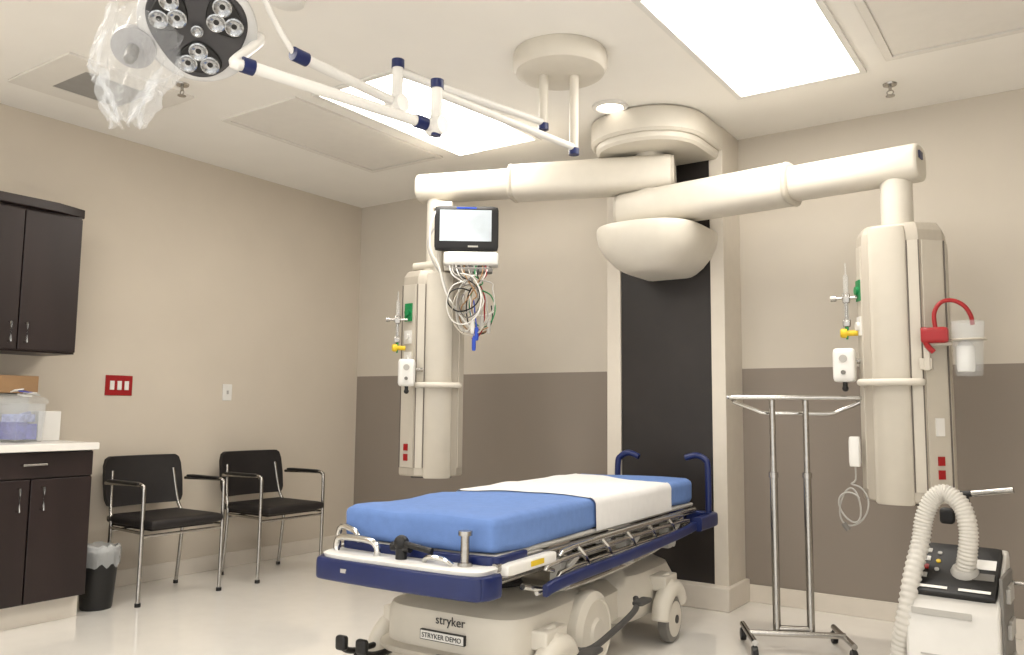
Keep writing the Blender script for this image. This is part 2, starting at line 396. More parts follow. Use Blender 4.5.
part(cn,'bracket',M().box((.12,-.165,1.39),(.025,.03,.18)).tube([(.12,-.165,1.42),(.18,-.15,1.42),(.215,-.14,1.42)],.012,8).lathe([(.069,0),(.073,.0),(.073,.008),(.069,.008)],(.280,-.13,1.43)).box((.115,-.15,1.33),(.05,.05,.05)),m_cream2,X,bevel=.003)
part(cn,'lid_clamp',M().rbox((.155,-.18,1.455),(.11,.05,.07),.012,(6,6,6)).tube([(.11,-.18,1.49),(.12,-.19,1.42),(.15,-.19,1.38)],.012,8,4),m_red,X,label='red plastic clamp')
part(cn,'suction_tube',M().tube([(.16,-.17,1.47),(.155,-.17,1.55),(.18,-.16,1.60),(.225,-.15,1.61),(.27,-.15,1.585),(.295,-.14,1.54),(.300,-.13,1.50)],.0095,10,6),m_red,X,label='curved red tube')
pr=thing('suction_tubing','coiled clear suction tubing hanging from a white connector','tubing',tuple(XFR@Vector((-.2,-.1,.55))))
part(pr,'connector',M().rbox((-.205,-.1,.93),(.05,.04,.14),.01,(6,6,6)),m_white,X)
pts=[(-.205,-.1,.87),(-.205,-.1,.8)]
for k in range(34):
    a=k/34*2*math.pi*2.2;pts.append((-.225+(.066-.0008*k)*math.sin(a)+.012*math.sin(k*.6),-.1-.001*k,.68+(.10-.0012*k)*math.cos(a)))
part(pr,'tube',M().tube(pts,.0042,6,3),m_ltgrey,X)
part(pr,'tip',M().cyl((-.24,-.12,.57),(-.26,-.12,.60),.012),m_grey,X)
# ================================================================ MONITOR on left boom
MX=frame((-2.975,3.835,2.19),math.radians(36))
mo=thing('patient_monitor','black-framed patient monitor with lit screen on a white module','monitor',(-2.975,3.835,2.0))
part(mo,'bezel',M().rbox((0,0,0),(.385,.05,.275),.02,(10,10,10)),m_black,MX)
part(mo,'screen',M().box((-.005,-.026,.015),(.31,.004,.19)),m_screen,MX)
part(mo,'status_bar',M().box((0,-.027,.122),(.12,.003,.010)),m_bluep,MX)
part(mo,'front_label',M().box((.04,-.027,-.112),(.06,.003,.010)),m_ltgrey,MX)
part(mo,'module',M().rbox((.03,.03,-.185),(.33,.14,.085),.02,(10,10,8)),m_white,MX)
part(mo,'module_handle',M().rbox((.04,-.0,-.255),(.24,.08,.035),.012,(8,8,6)).box((0,.05,-.235),(.1,.05,.03)),m_grey,MX)
part(mo,'mount_arm',M().box((-.1,.07,-.1),(.07,.10,.30)).cyl((-.17,.10,.17),(-.17,.10,-.32),.03).box((-.15,.11,.16),(.12,.1,.05)).tube([(-.17,.10,-.2),(-.25,.16,-.2),(-.33,.22,-.2)],.025,10),m_cream,MX,bevel=.008)
cols=[m_white,m_ltgrey,m_white,m_black,m_cream2,m_brown,m_ltgrey,m_grey,m_white,m_green,m_black,m_brown,m_red,m_white]
rr=random.random
for i in range(14):
    x0=-.10+.018*i
    s=[(x0,-.02,-.22)]
    cxx=.045+(rr()-.5)*.14;czz=-.40-.14*rr();ra=.05+.055*rr();rb=.07+.09*rr();y0=-.09+.08*rr()
    s.append((x0*.8+.01+(rr()-.5)*.04,-.05,-.29))
    nT=.45+rr()*.6;N=8
    a0=math.pi*.5+(rr()-.5)*1.6
    dirn=1 if rr()>.5 else -1
    for k in range(N+1):
        a=a0+dirn*2*math.pi*nT*k/N
        s.append((cxx+ra*math.cos(a)+(rr()-.5)*.008,y0+.02*math.sin(a*2),czz+rb*math.sin(a)+(rr()-.5)*.008-.006*k))
    part(mo,'cable',M().tube(s,.0042,6,5),cols[i%len(cols)],MX)
for xx,zz,mt_ in((.07,-.64,m_bluep),(.045,-.60,m_white),(.10,-.57,m_ltgrey),(.055,-.70,m_bluep),(.14,-.60,m_ltgrey)):
    part(mo,'connector',M().rbox((xx,-.06,zz),(.024,.02,.08),.008,(5,5,5)).tube([(xx,-.06,zz+.03),(xx-.02,-.05,zz+.2)],.004,6),mt_,MX)
part(mo,'cable_loop',M().tube([(-.18,-.01,.12),(-.215,-.03,.0),(-.21,-.04,-.14),(-.16,-.04,-.24),(-.12,-.03,-.38),(-.05,-.03,-.50),(.05,-.03,-.62)],.006,6,6),m_white,MX)
part(mo,'cable_loop',M().tube([(-.16,.0,.05),(-.23,-.01,-.08),(-.20,-.02,-.2),(-.14,-.03,-.3),(-.09,-.03,-.44),(-.02,-.04,-.52),(.06,-.04,-.46),(.07,-.04,-.34)],.005,6,6),m_ltgrey,MX)
# ================================================================ SURGICAL LIGHT
DX,DY=-1.95,3.22
sl=thing('surgical_light','ceiling-mounted surgical light with jointed white arms and round LED head','surgical light',(DX,DY,H-.001))
part(sl,'ceiling_dome',M().lathe([(0,H),(.22,H-.001),(.225,H-.02),(.225,H-.07),(.21,H-.095),(.17,H-.108),(0,H-.112)],(DX,DY,0),seg=48),m_cream,ID)
A0=Vector((-2.01,3.17,2.46));A1=Vector((-2.19,2.355,2.46))
B0=Vector((-1.89,3.25,2.34));B1=Vector((-2.00,2.376,2.34))
def seg_arm(nm,a,b,r,mt_=m_white):
    return part(sl,nm,M().cyl(a,b,r,seg=18),mt_,ID)
def vpost(nm,x,y,z0,z1,r,mt_=m_white): return part(sl,nm,M().cyl((x,y,z0),(x,y,z1),r,seg=20),mt_,ID)
for P0,P1 in((A0,A1),(B0,B1)):
    vpost('drop_post',P0.x,P0.y,P0.z-.02,H-.10,.022,m_cream)
    vpost('joint_cap',P0.x,P0.y,P0.z-.035,P0.z-.005,.025,m_navy)
    part(sl,'swing_arm',M().cyl(P0,P1,.017,seg=16),m_white,ID)
    vpost('joint_cap',P1.x,P1.y,P1.z+.015,P1.z+.05,.026,m_navy)
    vpost('joint_post',P1.x,P1.y,P1.z-.10,P1.z+.02,.023)
    part(sl,'joint_knuckle',M().cyl((P1.x-.035,P1.y,P1.z-.135),(P1.x+.035,P1.y,P1.z-.135),.036,seg=24).lathe([(0,P1.z-.10),(.026,P1.z-.10),(.032,P1.z-.13),(0,P1.z-.15)],(P1.x,P1.y,0),seg=20),m_white,ID)
    vpost('joint_cap',P1.x,P1.y,P1.z-.175,P1.z-.165,.02,m_navy)
a=A1+Vector((0,0,-.13));a2=Vector((-2.214,1.873,2.35))
seg_arm('spring_arm',a,a2,.02)
dd=(a2-a).normalized()
part(sl,'joint_band',M().cyl(a2-dd*.03,a2+dd*.03,.025,seg=18),m_navy,ID)
part(sl,'lamp_tube',M().tube([a2,(-2.225,1.84,2.37),(-2.245,1.76,2.48),(-2.26,1.70,2.6),(-2.27,1.62,2.66),(-2.25,1.5,2.62)],.011,12,5),m_white,ID)
b0=B1+Vector((0,0,-.14));b2=Vector((-2.175,1.615,2.215))
seg_arm('spring_arm',b0,b2,.021)
dd=(b2-b0).normalized()
part(sl,'joint_band',M().cyl(b0+dd*.05,b0+dd*.10,.026,seg=18),m_navy,ID)
part(sl,'joint_band',M().cyl(b2-dd*.03,b2+dd*.01,.026,seg=18),m_navy,ID)
HC=Vector((-2.37,1.57,2.382));HN=Vector((.54,-.44,-.715)).normalized()
right=HN.cross(Vector((0,0,1))).normalized();upv=right.cross(HN)
HX=Matrix(((right.x,upv.x,HN.x,HC.x),(right.y,upv.y,HN.y,HC.y),(right.z,upv.z,HN.z,HC.z),(0,0,0,1)))
hd=part(sl,'lamp_head',M().lathe([(0,-.075),(.06,-.072),(.13,-.05),(.180,-.02),(.191,.0),(.189,.016),(.176,.024),(0,.024)],seg=56),m_silver,HX,label='round silver-white lamp housing')
def lobe(k,z,n=72):
    o=[]
    for i in range(n):
        a=2*math.pi*i/n
        r=(.156+.012*math.cos(3*(a-.5)))*k
        o.append((r*math.cos(a),r*math.sin(a),z))
    return o
fp=M();fp.loft([lobe(1,.020),lobe(1,.029),lobe(.97,.033)])
part(hd,'face_plate',fp,m_lamp,HX,label='graphite lamp face')
def lens(par,x,y,r):
    part(par,'led_lens',M().lathe([(r,.038),(r,.050),(r*.86,.052),(r*.6,.045),(r*.3,.042),(0,.041)],(x,y,0),seg=20),m_led,HX)
for k in range(3):
    b_=.5+2*math.pi*k/3
    c_,s_=math.cos(b_),math.sin(b_)
    pm=M()
    def podring(kk,z):
        o=[]
        for i in range(40):
            a=2*math.pi*i/40
            lx=.094+.056*kk*math.cos(a);ly=.070*kk*math.sin(a)*(1+.35*math.cos(a))
            o.append((lx*c_-ly*s_,lx*s_+ly*c_,z))
        return o
    pm.loft([podring(1,.030),podring(1,.038),podring(.94,.042)])
    pod=part(hd,'led_pod',pm,m_black,HX)
    for rr_,da in((.120,-.30),(.120,.30),(.070,0)):
        lens(hd,rr_*math.cos(b_+da),rr_*math.sin(b_+da),.031)
lens(hd,0,0,.020)
rimp=b2-HC;rimp=(rimp-HN*rimp.dot(HN)).normalized()
part(sl,'yoke',M().tube([b2,b2+dd*.035,HC+rimp*.20-HN*.035,HC+rimp*.15-HN*.06,HC-HN*.07],.018,12,5),m_white,ID)
HC2=Vector((-2.545,1.45,2.31))
part(sl,'lamp_module',M().lathe([(0,-.05),(.055,-.045),(.07,-.01),(.07,.02),(0,.03)],HC2,tuple(HN),32),m_lamp2,ID,label='grey lamp module under plastic')
part(sl,'handle',M().lathe([(0,0),(.02,0),(.022,.05),(.017,.09),(0,.1)],HC2+HN*.02,tuple(HN),20).tube([HC2-HN*.03,(HC2+HC)/2-HN*.05,HC-HN*.05],.03,12,4),m_grey,ID)
bg=M();rings=[];n=110
top=Vector((-2.50,1.47,2.43))+right*.035+Vector((0,0,-.055))
rows=44
for j in range(rows+1):
    tt=j/rows
    rad=(.115*math.sin(math.pi*min(1,tt*.75+.2))**.7+.012)*(1-.25*tt)+.03*(1-tt)
    ring=[]
    for k in range(n):
        an=2*math.pi*k/n
        cc,ss=math.cos(an),math.sin(an)
        w=noise.noise(Vector((cc*2.8,ss*2.8,tt*5)))*.07+(.5-abs(noise.noise(Vector((cc*5,ss*5,tt*7+3)))))*.04-.016+(.3-abs(noise.noise(Vector((cc*11,ss*11,tt*16)))))*.022
        r_=max(.008,rad+w*(.35+tt*.65))
        ring.append(top+right*(r_*cc*.98+.03*math.sin(tt*2.5)-.055*(1-tt))+Vector((HN.x,HN.y,0)).normalized()*r_*.65*ss+Vector((0,0,.06-.40*tt+.07*noise.noise(Vector((cc*2,ss*2,tt*3))))))
    rings.append(ring)
bg.loft(rings,(False,False))
single('plastic_bag','crumpled clear plastic bag wrapped over the lamp handle','plastic bag',bg,m_film,ang=12)
# ================================================================ STRETCHER
BX,BY,BR=-2.01,3.2,math.radians(3)
bd=thing('hospital_stretcher','wheeled hospital stretcher with navy bumpers, chrome rails and cream base','stretcher',(BX,BY,0),BR)
part(bd,'mattress',M().rbox((0,.06,.680),(.64,1.90,.080),.03,(14,14,14)),m_navy)
part(bd,'deck',M().box((0,.05,.612),(.68,1.98,.02)),m_ltgrey,bevel=.01)
fr=M()
for s in(-1,1):
    fr.tube([(s*.34,-.95,.582),(s*.34,1.04,.582)],.016,12)
    fr.tube([(s*.28,-.85,.52),(s*.28,.95,.52)],.018,12)
for y in(-.84,-.42,0,.45,.9): fr.box((0,y,.552),(.68,.05,.03))
part(bd,'litter_frame',fr,m_steel)
part(bd,'foot_tray',M().loft([[(x,y,.566) for x,y in sup(0,-.975,.35,.095,5)],[(x,y,.584) for x,y in sup(0,-.975,.355,.10,5)],[(x,y,.590) for x,y in sup(0,-.975,.345,.09,5)]]),m_white)
def Ubar(yend,ydir,xh,z,r,back=.35):
    return [(-xh,yend-ydir*back,z),(-xh,yend-ydir*.06,z),(-xh+.015,yend-ydir*.02,z),(-xh+.06,yend-ydir*.003,z),(0,yend+ydir*.008,z),(xh-.06,yend-ydir*.003,z),(xh-.015,yend-ydir*.02,z),(xh,yend-ydir*.06,z),(xh,yend-ydir*back,z)]
def bumper(pts,w,h):
    P=[Vector(p) for p in pts];Q=[];n=len(P)
    for i in range(n-1):
        p0=P[max(i-1,0)];p1=P[i];p2=P[i+1];p3=P[min(i+2,n-1)]
        for k in range(6):
            t_=k/6;Q.append(.5*((2*p1)+(p2-p0)*t_+(2*p0-5*p1+4*p2-p3)*t_*t_+(3*p1-p0-3*p2+p3)*t_**3))
    Q.append(P[-1]);rings=[]
    for i,p in enumerate(Q):
        t_=(Q[min(i+1,len(Q)-1)]-Q[max(i-1,0)]).normalized();s=t_.cross(Vector((0,0,1))).normalized()
        rings.append([p+s*x+Vector((0,0,y)) for x,y in sup(0,0,w/2,h/2,5,20)])
    return M().loft(rings)
part(bd,'foot_bumper',bumper(Ubar(-1.065,-1,.362,.533,.03,back=.10),.035,.078),m_navy,label='navy plastic foot bumper')
part(bd,'head_bumper',bumper(Ubar(1.13,1,.43,.535,.03,back=.30),.05,.07),m_navy,label='navy plastic head bumper')
part(bd,'foot_handle_bar',bumper(Ubar(-.955,-1,.34,.603,.02,back=.20),.026,.032),m_navy)
part(bd,'bumper_badge',M().box((-.20,-1.0835,.537),(.04,.004,.014)),m_ltgrey)
for s in(-1,1):
    rl=M()
    for z,y0,y1 in((.590,-.50,.72),(.555,-.60,.80),(.515,-.5,.9)):
        rl.tube([(s*.370,y0,z-.03),(s*.376,y0+.05,z),(s*.376,y1-.05,z),(s*.370,y1,z-.03)],.010,10,4)
    for y in(-.42,-.2,.05,.3,.55): rl.tube([(s*.376,y,.592),(s*.382,y+.06,.545),(s*.372,y+.12,.49)],.010,8,3)
    rail=part(bd,'side_rail',rl,m_chrome,label='folded chrome side rail')
    part(rail,'rail_bumper',bumper([(s*.395,-.70,.472),(s*.41,-.58,.490),(s*.42,0,.50),(s*.42,.6,.515),(s*.415,.9,.53)],.026,.042),m_navy,label='navy strip')
    part(rail,'rail_panel',M().rbox((s*.365,-.76,.575),(.04,.34,.042),.012,(8,8,8)),m_white,label='white control panel')
    part(rail,'yellow_label',M().box((s*.386,-.74,.577),(.003,.09,.018)),m_yellow)
    part(rail,'support_rod',M().tube([(s*.36,-.8,.50),(s*.35,-.5,.44),(s*.32,0,.42),(s*.32,.5,.44),(s*.35,.8,.5)],.011,8,5),m_chrome)
    part(rail,'support_rod',M().tube([(s*.36,-.7,.46),(s*.36,-.35,.455),(s*.35,.2,.46),(s*.36,.7,.48)],.009,8,5),m_steel)
    for y in(-.5,.1,.62):
        part(rail,'rail_bracket',M().box((s*.34,y,.50),(.05,.05,.12)).cyl((s*.35,y,.47),(s*.385,y,.47),.022).box((s*.375,y+.05,.535),(.015,.09,.025),rx=.4),m_ltgrey,bevel=.004)
part(bd,'push_handle',M().tube([(-.31,-1.01,.588),(-.31,-1.01,.618),(-.28,-1.015,.64),(-.15,-1.02,.64),(-.11,-1.02,.62),(-.11,-1.02,.588)],.012,12,5),m_chrome,label='folded chrome push handle')
part(bd,'push_handle',M().tube([(-.34,-.97,.588),(-.34,-.97,.645),(-.315,-.975,.672),(-.24,-.99,.66),(-.21,-1.0,.63)],.011,10,5),m_chrome,label='folded chrome push handle')
kn=M().cyl((.0,-1.02,.588),(.0,-1.02,.63),.020).sph((0,-1.02,.645),.027).tube([(0,-1.02,.645),(.06,-1.03,.64),(.14,-1.03,.63)],.011,10,3).cyl((-.04,-1.02,.63),(.04,-1.02,.63),.016)
part(bd,'release_lever',kn,m_black)
ps=M().cyl((.255,-1.0,.588),(.255,-1.0,.69),.015).cyl((.255,-1.0,.69),(.255,-1.0,.705),.024).cyl((.255,-1.0,.588),(.255,-1.0,.602),.026)
part(bd,'pole_socket',ps,m_steel)
part(bd,'push_handle',M().tube([(.10,-1.02,.592),(.13,-1.04,.612),(.19,-1.04,.612),(.225,-1.03,.592)],.009,8,4),m_chrome)
part(bd,'head_handle',M().tube([(.28,1.09,.855),(.34,1.09,.87),(.39,1.09,.85),(.405,1.09,.80),(.405,1.09,.56)],.017,14,5),m_navy)
part(bd,'head_handle',M().tube([(-.00,1.10,.85),(-.06,1.10,.87),(-.11,1.10,.85),(-.13,1.10,.80),(-.13,1.10,.56)],.017,14,5),m_navy)
for y in(-.38,.45):
    prof=[]
    for k in range(9): prof+=[(.10,.34+.022*k),(.088,.351+.022*k)]
    part(bd,'lift_bellows',M().lathe([(0,.33)]+prof+[(0,.54)],(0,y,0),seg=28),m_rubber)
# base
bs=M()
def bring(hx,y0,y1,z,e=4): return [(x,y,z) for x,y in sup(0,(y0+y1)/2,hx,(y1-y0)/2,e,44)]
bs.loft([bring(.29,-.74,-.14,.13,5),bring(.315,-.77,-.12,.155,5),bring(.325,-.775,-.11,.20,5),bring(.325,-.775,-.11,.335,5),bring(.315,-.765,-.12,.36,5),bring(.28,-.71,-.15,.380,4),bring(.20,-.6,-.2,.394,3),bring(.1,-.5,-.3,.399,3)])
bs.loft([bring(.28,.24,.88,.13),bring(.31,.20,.94,.17),bring(.315,.19,.95,.27),bring(.29,.24,.90,.34),bring(.21,.34,.82,.38),bring(.12,.43,.72,.39)])
bs.loft([bring(.24,-.4,.4,.15),bring(.26,-.4,.4,.17),bring(.26,-.4,.4,.29),bring(.2,-.4,.4,.33)])
base=part(bd,'base_cover',bs,m_cream,label='cream moulded base cover')
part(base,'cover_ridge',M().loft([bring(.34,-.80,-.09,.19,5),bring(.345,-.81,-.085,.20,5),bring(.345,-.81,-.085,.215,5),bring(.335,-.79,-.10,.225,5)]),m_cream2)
for s in(-1,1):
    part(bd,'wheel_cover',M().lathe([(0,-.05),(.12,-.05),(.152,-.035),(.163,0),(.158,.025),(.130,.044),(.125,.038),(.06,.042),(.05,.052),(0,.052)],(s*.335,-.24,.225),(s,0,0),44),m_cream)
    for y in(-.58,.59):
        c=Vector((s*.37,y,.112))
        wh=part(bd,'caster',M().lathe([(0,-.026),(.085,-.026),(.108,-.02),(.112,0),(.108,.02),(.085,.026),(0,.026)],c,(1,0,0),36),m_grey,label='grey caster wheel')
        part(wh,'hub',M().lathe([(0,-.034),(.035,-.034),(.082,-.028),(.086,-.02),(.086,.02),(.082,.028),(.035,.034),(0,.034)],c,(1,0,0),28),m_cream)
        part(wh,'axle',M().lathe([(0,-.038),(.02,-.038),(.02,.038),(0,.038)],c,(1,0,0),16),m_rubber)
        hs=M()
        hs.tube([c+Vector((0,-.125,.01)),c+Vector((0,-.105,.08)),c+Vector((0,-.02,.135)),c+Vector((0,.07,.125)),c+Vector((0,.12,.06))],.044,14,5)
        hs.cyl(c+Vector((0,0,.12)),c+Vector((-s*.05,0,.19)),.05)
        hs.box(tuple(c+Vector((-s*.08,0,.17))),(.18,.16,.07))
        part(wh,'caster_hood',hs,m_cream,bevel=.014)
    pd=M().tube([(s*.32,-.45,.22),(s*.41,-.40,.20),(s*.43,-.20,.23),(s*.43,.02,.27),(s*.40,.1,.30)],.013,10,5).rbox((s*.43,-.42,.20),(.06,.14,.022),.01,(6,6,6)).rbox((s*.43,.1,.29),(.05,.12,.022),.01,(6,6,6))
    part(bd,'side_pedal',pd,m_rubber)
for xx in(-.36,-.26,.10):
    part(bd,'foot_pedal',M().tube([(xx,-.72,.18),(xx,-.84,.185),(xx,-.90,.205),(xx,-.92,.235)],.012,10,4).rbox((xx,-.915,.23),(.05,.03,.055),.012,(6,6,6)),m_black,label='black foot pedal')
part(bd,'pedal_bar',M().tube([(-.36,-.84,.175),(.10,-.84,.175)],.009,8),m_black)
def T_on(par,name,body,size,mt_,P,rz,rx=R90,xf=None):
    o=text_obj(name,body,size,mt_)
    o.data.transform(Matrix.Translation(P)@Matrix.Rotation(rz,4,'Z')@Matrix.Rotation(rx,4,'X'))
    return part(par,name,o,None,xf)
yf=-.775
T_on(base,'lettering','stryker',.046,m_black,(.04,yf-.0025,.333),0)
part(base,'demo_label',M().box((.01,yf-.004,.275),(.20,.016,.036)),m_black)
part(base,'label_face',M().box((.01,yf-.0125,.275),(.193,.003,.030)),m_label)
T_on(base,'lettering','STRYKER DEMO',.025,m_black,(.01,yf-.0155,.274),0)
SZ=.683;ST=.128;AMP=.016;NS=3.6
bx=M().rbox((0,.045,SZ),(.68,1.99,ST),.032,(44,44,44),amp=AMP,ns=NS,seed=2)
for v in bx.b.verts:   # light creases running across the cloth
    k=noise.noise(Vector((v.co.x*4,v.co.y*11+v.co.x*5,1.3)))
    if v.co.z>SZ and v.co.y<-.23: v.co.z+=(.5-abs(k))*.007-.003
    if v.co.z<SZ-.02: v.co.z-=.008*noise.noise(Vector((v.co.x*6,v.co.y*6,9)))
bs_=thing('fitted_sheet','blue fitted sheet pulled over the stretcher mattress','bed sheet',(BX,BY,.63),BR)
part(bs_,'sheet_cloth',bx,m_blue,frame((BX,BY,0),BR),ang=80)
ws=M();ny=60
def prof(w,zt,zb,r):
    p=[(-w,zb),(-w,zb+.02),(-w,zb+.05),(-w,zt-r)]
    for k in range(1,7): a=math.pi-k*R90/6;p.append((-w+r+r*math.cos(a),zt-r+r*math.sin(a)))
    for k in range(1,16): p.append((-w+r+(2*w-2*r)*k/16,zt))
    for k in range(0,7): a=R90-k*R90/6;p.append((w-r+r*math.cos(a),zt-r+r*math.sin(a)))
    p+=[(w,zb+.05),(w,zb+.02),(w,zb)]
    return p
verts=[]
for j in range(ny+1):
    row=[];u=j/ny
    for i,(x,z) in enumerate(prof(.344,SZ+ST/2+.0035,.614,.034)):
        ye=.69+.26*(1-(max(-.35,min(.35,x))+.35)/.7)
        yy=-.20+.02*(x/.35)*(1-u)+(ye+.20)*u
        topf=abs(x)<.315
        wv=noise.noise(Vector((x*NS,(yy-.045)*NS,(min(z,SZ+ST/2)-SZ)*NS))+Vector((2,2,2)))*AMP
        ex_=abs(noise.noise(Vector((x*9,yy*4,z*6))))*.003
        o_=Vector((0,0,1)) if topf else Vector((math.copysign(1,x),0,0))
        row.append(ws.b.verts.new(Vector((x,yy,z))+o_*((wv if topf else max(0,wv))+ex_)))
    verts.append(row)
for a_,b_ in zip(verts,verts[1:]):
    for i in range(len(a_)-1): ws.b.faces.new((a_[i],a_[i+1],b_[i+1],b_[i]))
wst=thing('draw_sheet','white sheet draped across the upper part of the stretcher','bed sheet',(BX,BY,.63),BR)
part(wst,'sheet_cloth',ws,m_wsheet,frame((BX,BY,0),BR),ang=80)
# ================================================================ CHAIRS
ch=thing('waiting_chair','black upholstered armchair with tubular steel legs against the wall','chair',(-4.54,2.94,0),0,'black armchairs along the wall')
part(ch,'seat',M().rbox((.02,0,.445),(.48,.48,.055),.026,(14,14,8)).box((.0,0,.412),(.40,.40,.015)),m_vinyl)
bk=M()
part(ch,'backrest',bk.loft([[(-.215-.05*(z-.5)/.3+.03*(2*abs(i/15-.5))**2*1.0+dx,-.255*k+.51*k*i/15,z) for i in range(16)]+[(-.245-.05*(z-.5)/.3+.03*(2*abs(i/15-.5))**2+dx,-.255*k+.51*k*i/15,z) for i in range(15,-1,-1)] for z,k,dx in((.51,.86,0),(.52,.93,0),(.55,.98,0),(.65,1.0,0),(.75,.98,0),(.79,.93,0),(.805,.84,0))]),m_vinyl,ang=50)
for s in(-1,1):
    y=s*.262
    part(ch,'front_leg',M().tube([(.20,y,0),(.205,y,.3),(.205,y,.62),(.19,y,.655),(.14,y,.665),(-.19,y,.655)],.011,12,4),m_steel,label='steel front leg and arm support')
    part(ch,'back_leg',M().tube([(-.20,s*.235,0),(-.17,s*.235,.25),(-.16,s*.235,.42),(-.20,s*.22,.52),(-.235,s*.2,.72)],.011,12,4).tube([(.20,y,.40),(-.165,s*.235,.40)],.009,8),m_steel,label='steel back leg')
    part(ch,'armrest',M().rbox((.0,y,.670),(.32,.038,.020),.009,(10,10,6)),m_black,label='black armrest pad')
    part(ch,'foot_cap',M().cyl((.20,y,0),(.20,y,.02),.016),m_black)
    part(ch,'foot_cap',M().cyl((-.20,s*.235,0),(-.20,s*.235,.02),.015),m_black)
part(ch,'crossbar',M().tube([(.203,-.255,.38),(.203,.255,.38)],.009,8),m_steel)
part(ch,'crossbar',M().tube([(-.17,-.23,.38),(-.17,.23,.38)],.009,8),m_steel)
copy_thing(ch,(-4.53,3.74,0))
# ================================================================ TRASH
tr=thing('trash_bin','small black waste bin with a clear plastic liner','trash bin',(-4.50,2.53,0))
part(tr,'bin',M().lathe([(0,0),(.078,0),(.082,.01),(.104,.30),(.108,.31),(.100,.31),(.078,.015),(0,.012)]),m_black)
ln=M();rings=[]
for z,r0,am in((.235,.109,.008),(.26,.112,.007),(.285,.114,.006),(.315,.114,.005),(.335,.108,.005),(.342,.098,.005),(.315,.095,.002),(.22,.088,0)):
    rings.append([((r0+am*noise.noise(Vector((k*.9,z*20,1))))*math.cos(2*math.pi*k/56),(r0+am*noise.noise(Vector((k*.9,z*20,1))))*math.sin(2*math.pi*k/56),z+am*3.5*noise.noise(Vector((k*.35,z*4,0)))) for k in range(56)])
ln.loft(rings,(False,False))
part(tr,'liner',ln,mat('bin_liner_film',(224,226,226),.12,alpha=.38,var=.05,bump=.8,bscale=50),ang=20)
# ================================================================ CABINETS
YE=2.36
def handle(m,p,vert,L=.10):
    p=Vector(p);a=Vector((0,0,L/2)) if vert else Vector((0,L/2,0))
    m.tube([p-a,p-a+Vector((.028,0,0)),p+a+Vector((.028,0,0)),p+a],.0055,8);return m
lc_=thing('base_cabinet','dark espresso laminate base cabinet with drawer and steel handles','cabinet',(-4.62,YE-.30,0))
part(lc_,'body',M().box((-4.625,YE-.295,.4975),(.54,.63,.755)),m_wood,ID)
part(lc_,'toe_kick',M().box((-4.655,YE-.295,.06),(.48,.63,.12)),m_base,ID)
dr=part(lc_,'drawer',M().box((-4.345,YE-.295,.805),(.02,.622,.125)),m_wood,ID,bevel=.003)
part(dr,'handle',handle(M(),(-4.335,YE-.29,.81),False,.11),m_chrome,ID,label='steel bar handle')
for k,(yc,hy) in enumerate(((YE-.138,YE-.24),(YE-.452,YE-.355))):
    dd_=part(lc_,'door',M().box((-4.345,yc,.43),(.02,.306,.61)),m_wood,ID,bevel=.003)
    part(dd_,'handle',handle(M(),(-4.335,hy,.64),True,.11),m_chrome,ID,label='steel bar handle')
uc=thing('wall_cabinet','dark espresso laminate wall cabinet with two doors and steel handles','cabinet',(-4.74,YE-.30,1.39))
part(uc,'body',M().box((-4.755,YE-.30,1.78),(.326,.62,.78)),m_wood,ID)
poly=[(-4.915,YE-.62),(-4.55,YE-.62),(-4.55,YE-.14),(-4.60,YE+.03),(-4.915,YE+.03)]
part(uc,'crown',M().prism(poly,2.165,2.215),m_wood,ID,bevel=.004)
for k,(yc,hy) in enumerate(((YE-.145,YE-.265),(YE-.453,YE-.345))):
    dd_=part(uc,'door',M().box((-4.582,yc,1.775),(.02,.302,.75)),m_wood,ID,bevel=.003)
    part(dd_,'handle',handle(M(),(-4.572,hy,1.49),True,.10),m_chrome,ID,label='steel bar handle')
single('countertop','white laminate countertop over the base cabinet','countertop',M().box((-4.60,YE-.305,.895),(.63,.65,.038)),m_counter,bevel=.005)
ZC=.914
jr=thing('storage_container','clear plastic container with blue contents on the countertop','container',(-4.57,2.11,ZC+.001))
part(jr,'jar',M().loft([[(x,y,z) for x,y in sup(0,0,a_,a_,4,36)] for a_,z in((.082,0),(.088,.01),(.096,.2),(.090,.2),(.083,.02),(.075,.012))]),m_clear)
part(jr,'contents',M().box((0,-.04,.06),(.13,.06,.09),rz=.2).box((-.01,.03,.055),(.14,.06,.08),rz=-.15),m_purple)
part(jr,'contents',M().box((.01,-.02,.125),(.12,.09,.04),rz=.5).box((-.02,.03,.13),(.11,.05,.05),rz=-.4,rx=.3),mat('pale_blue_packets',(140,148,190),.5,var=.4,scale=40))
part(jr,'lid',M().loft([[(x,y,z) for x,y in sup(0,0,a_,a_,4,36)] for a_,z in((.100,.198),(.104,.205),(.104,.22),(.085,.235),(.05,.24))]),m_clear)
for i in range(5):
    a=i*.9
    part(jr,'packet',M().box((.04*math.cos(a)*((i%3)*.5+.4),.04*math.sin(a),.245+.006*i),(.07,.045,.006),rz=a*1.7,rx=.2*math.sin(a*2),ry=.15*math.cos(a)),(m_white,m_ltgrey,m_white,m_purple)[i%4])
single('supply_box','white cardboard supply box','box',M().box((-4.70,2.285,ZC+.081),(.13,.12,.16)),m_white,bevel=.003)
single('supply_box','grey cardboard supply box under another box','box',M().box((-4.81,2.09,ZC+.128),(.18,.24,.255)),m_ltgrey,bevel=.003)
single('cardboard_box','flat brown cardboard box stacked on a supply box','box',M().box((-4.80,2.11,ZC+.305),(.2,.27,.095)),m_brown,bevel=.002)
rp=thing('switch_plate','red three-gang emergency switch plate on the wall','switch plate',(XL+.003,2.83,1.235))
part(rp,'plate',M().box((0,0,0),(.008,.175,.125)),m_red,bevel=.003)
for k in(-1,0,1):
    part(rp,'switch',M().box((.006,k*.047,0),(.008,.026,.055)),m_white)
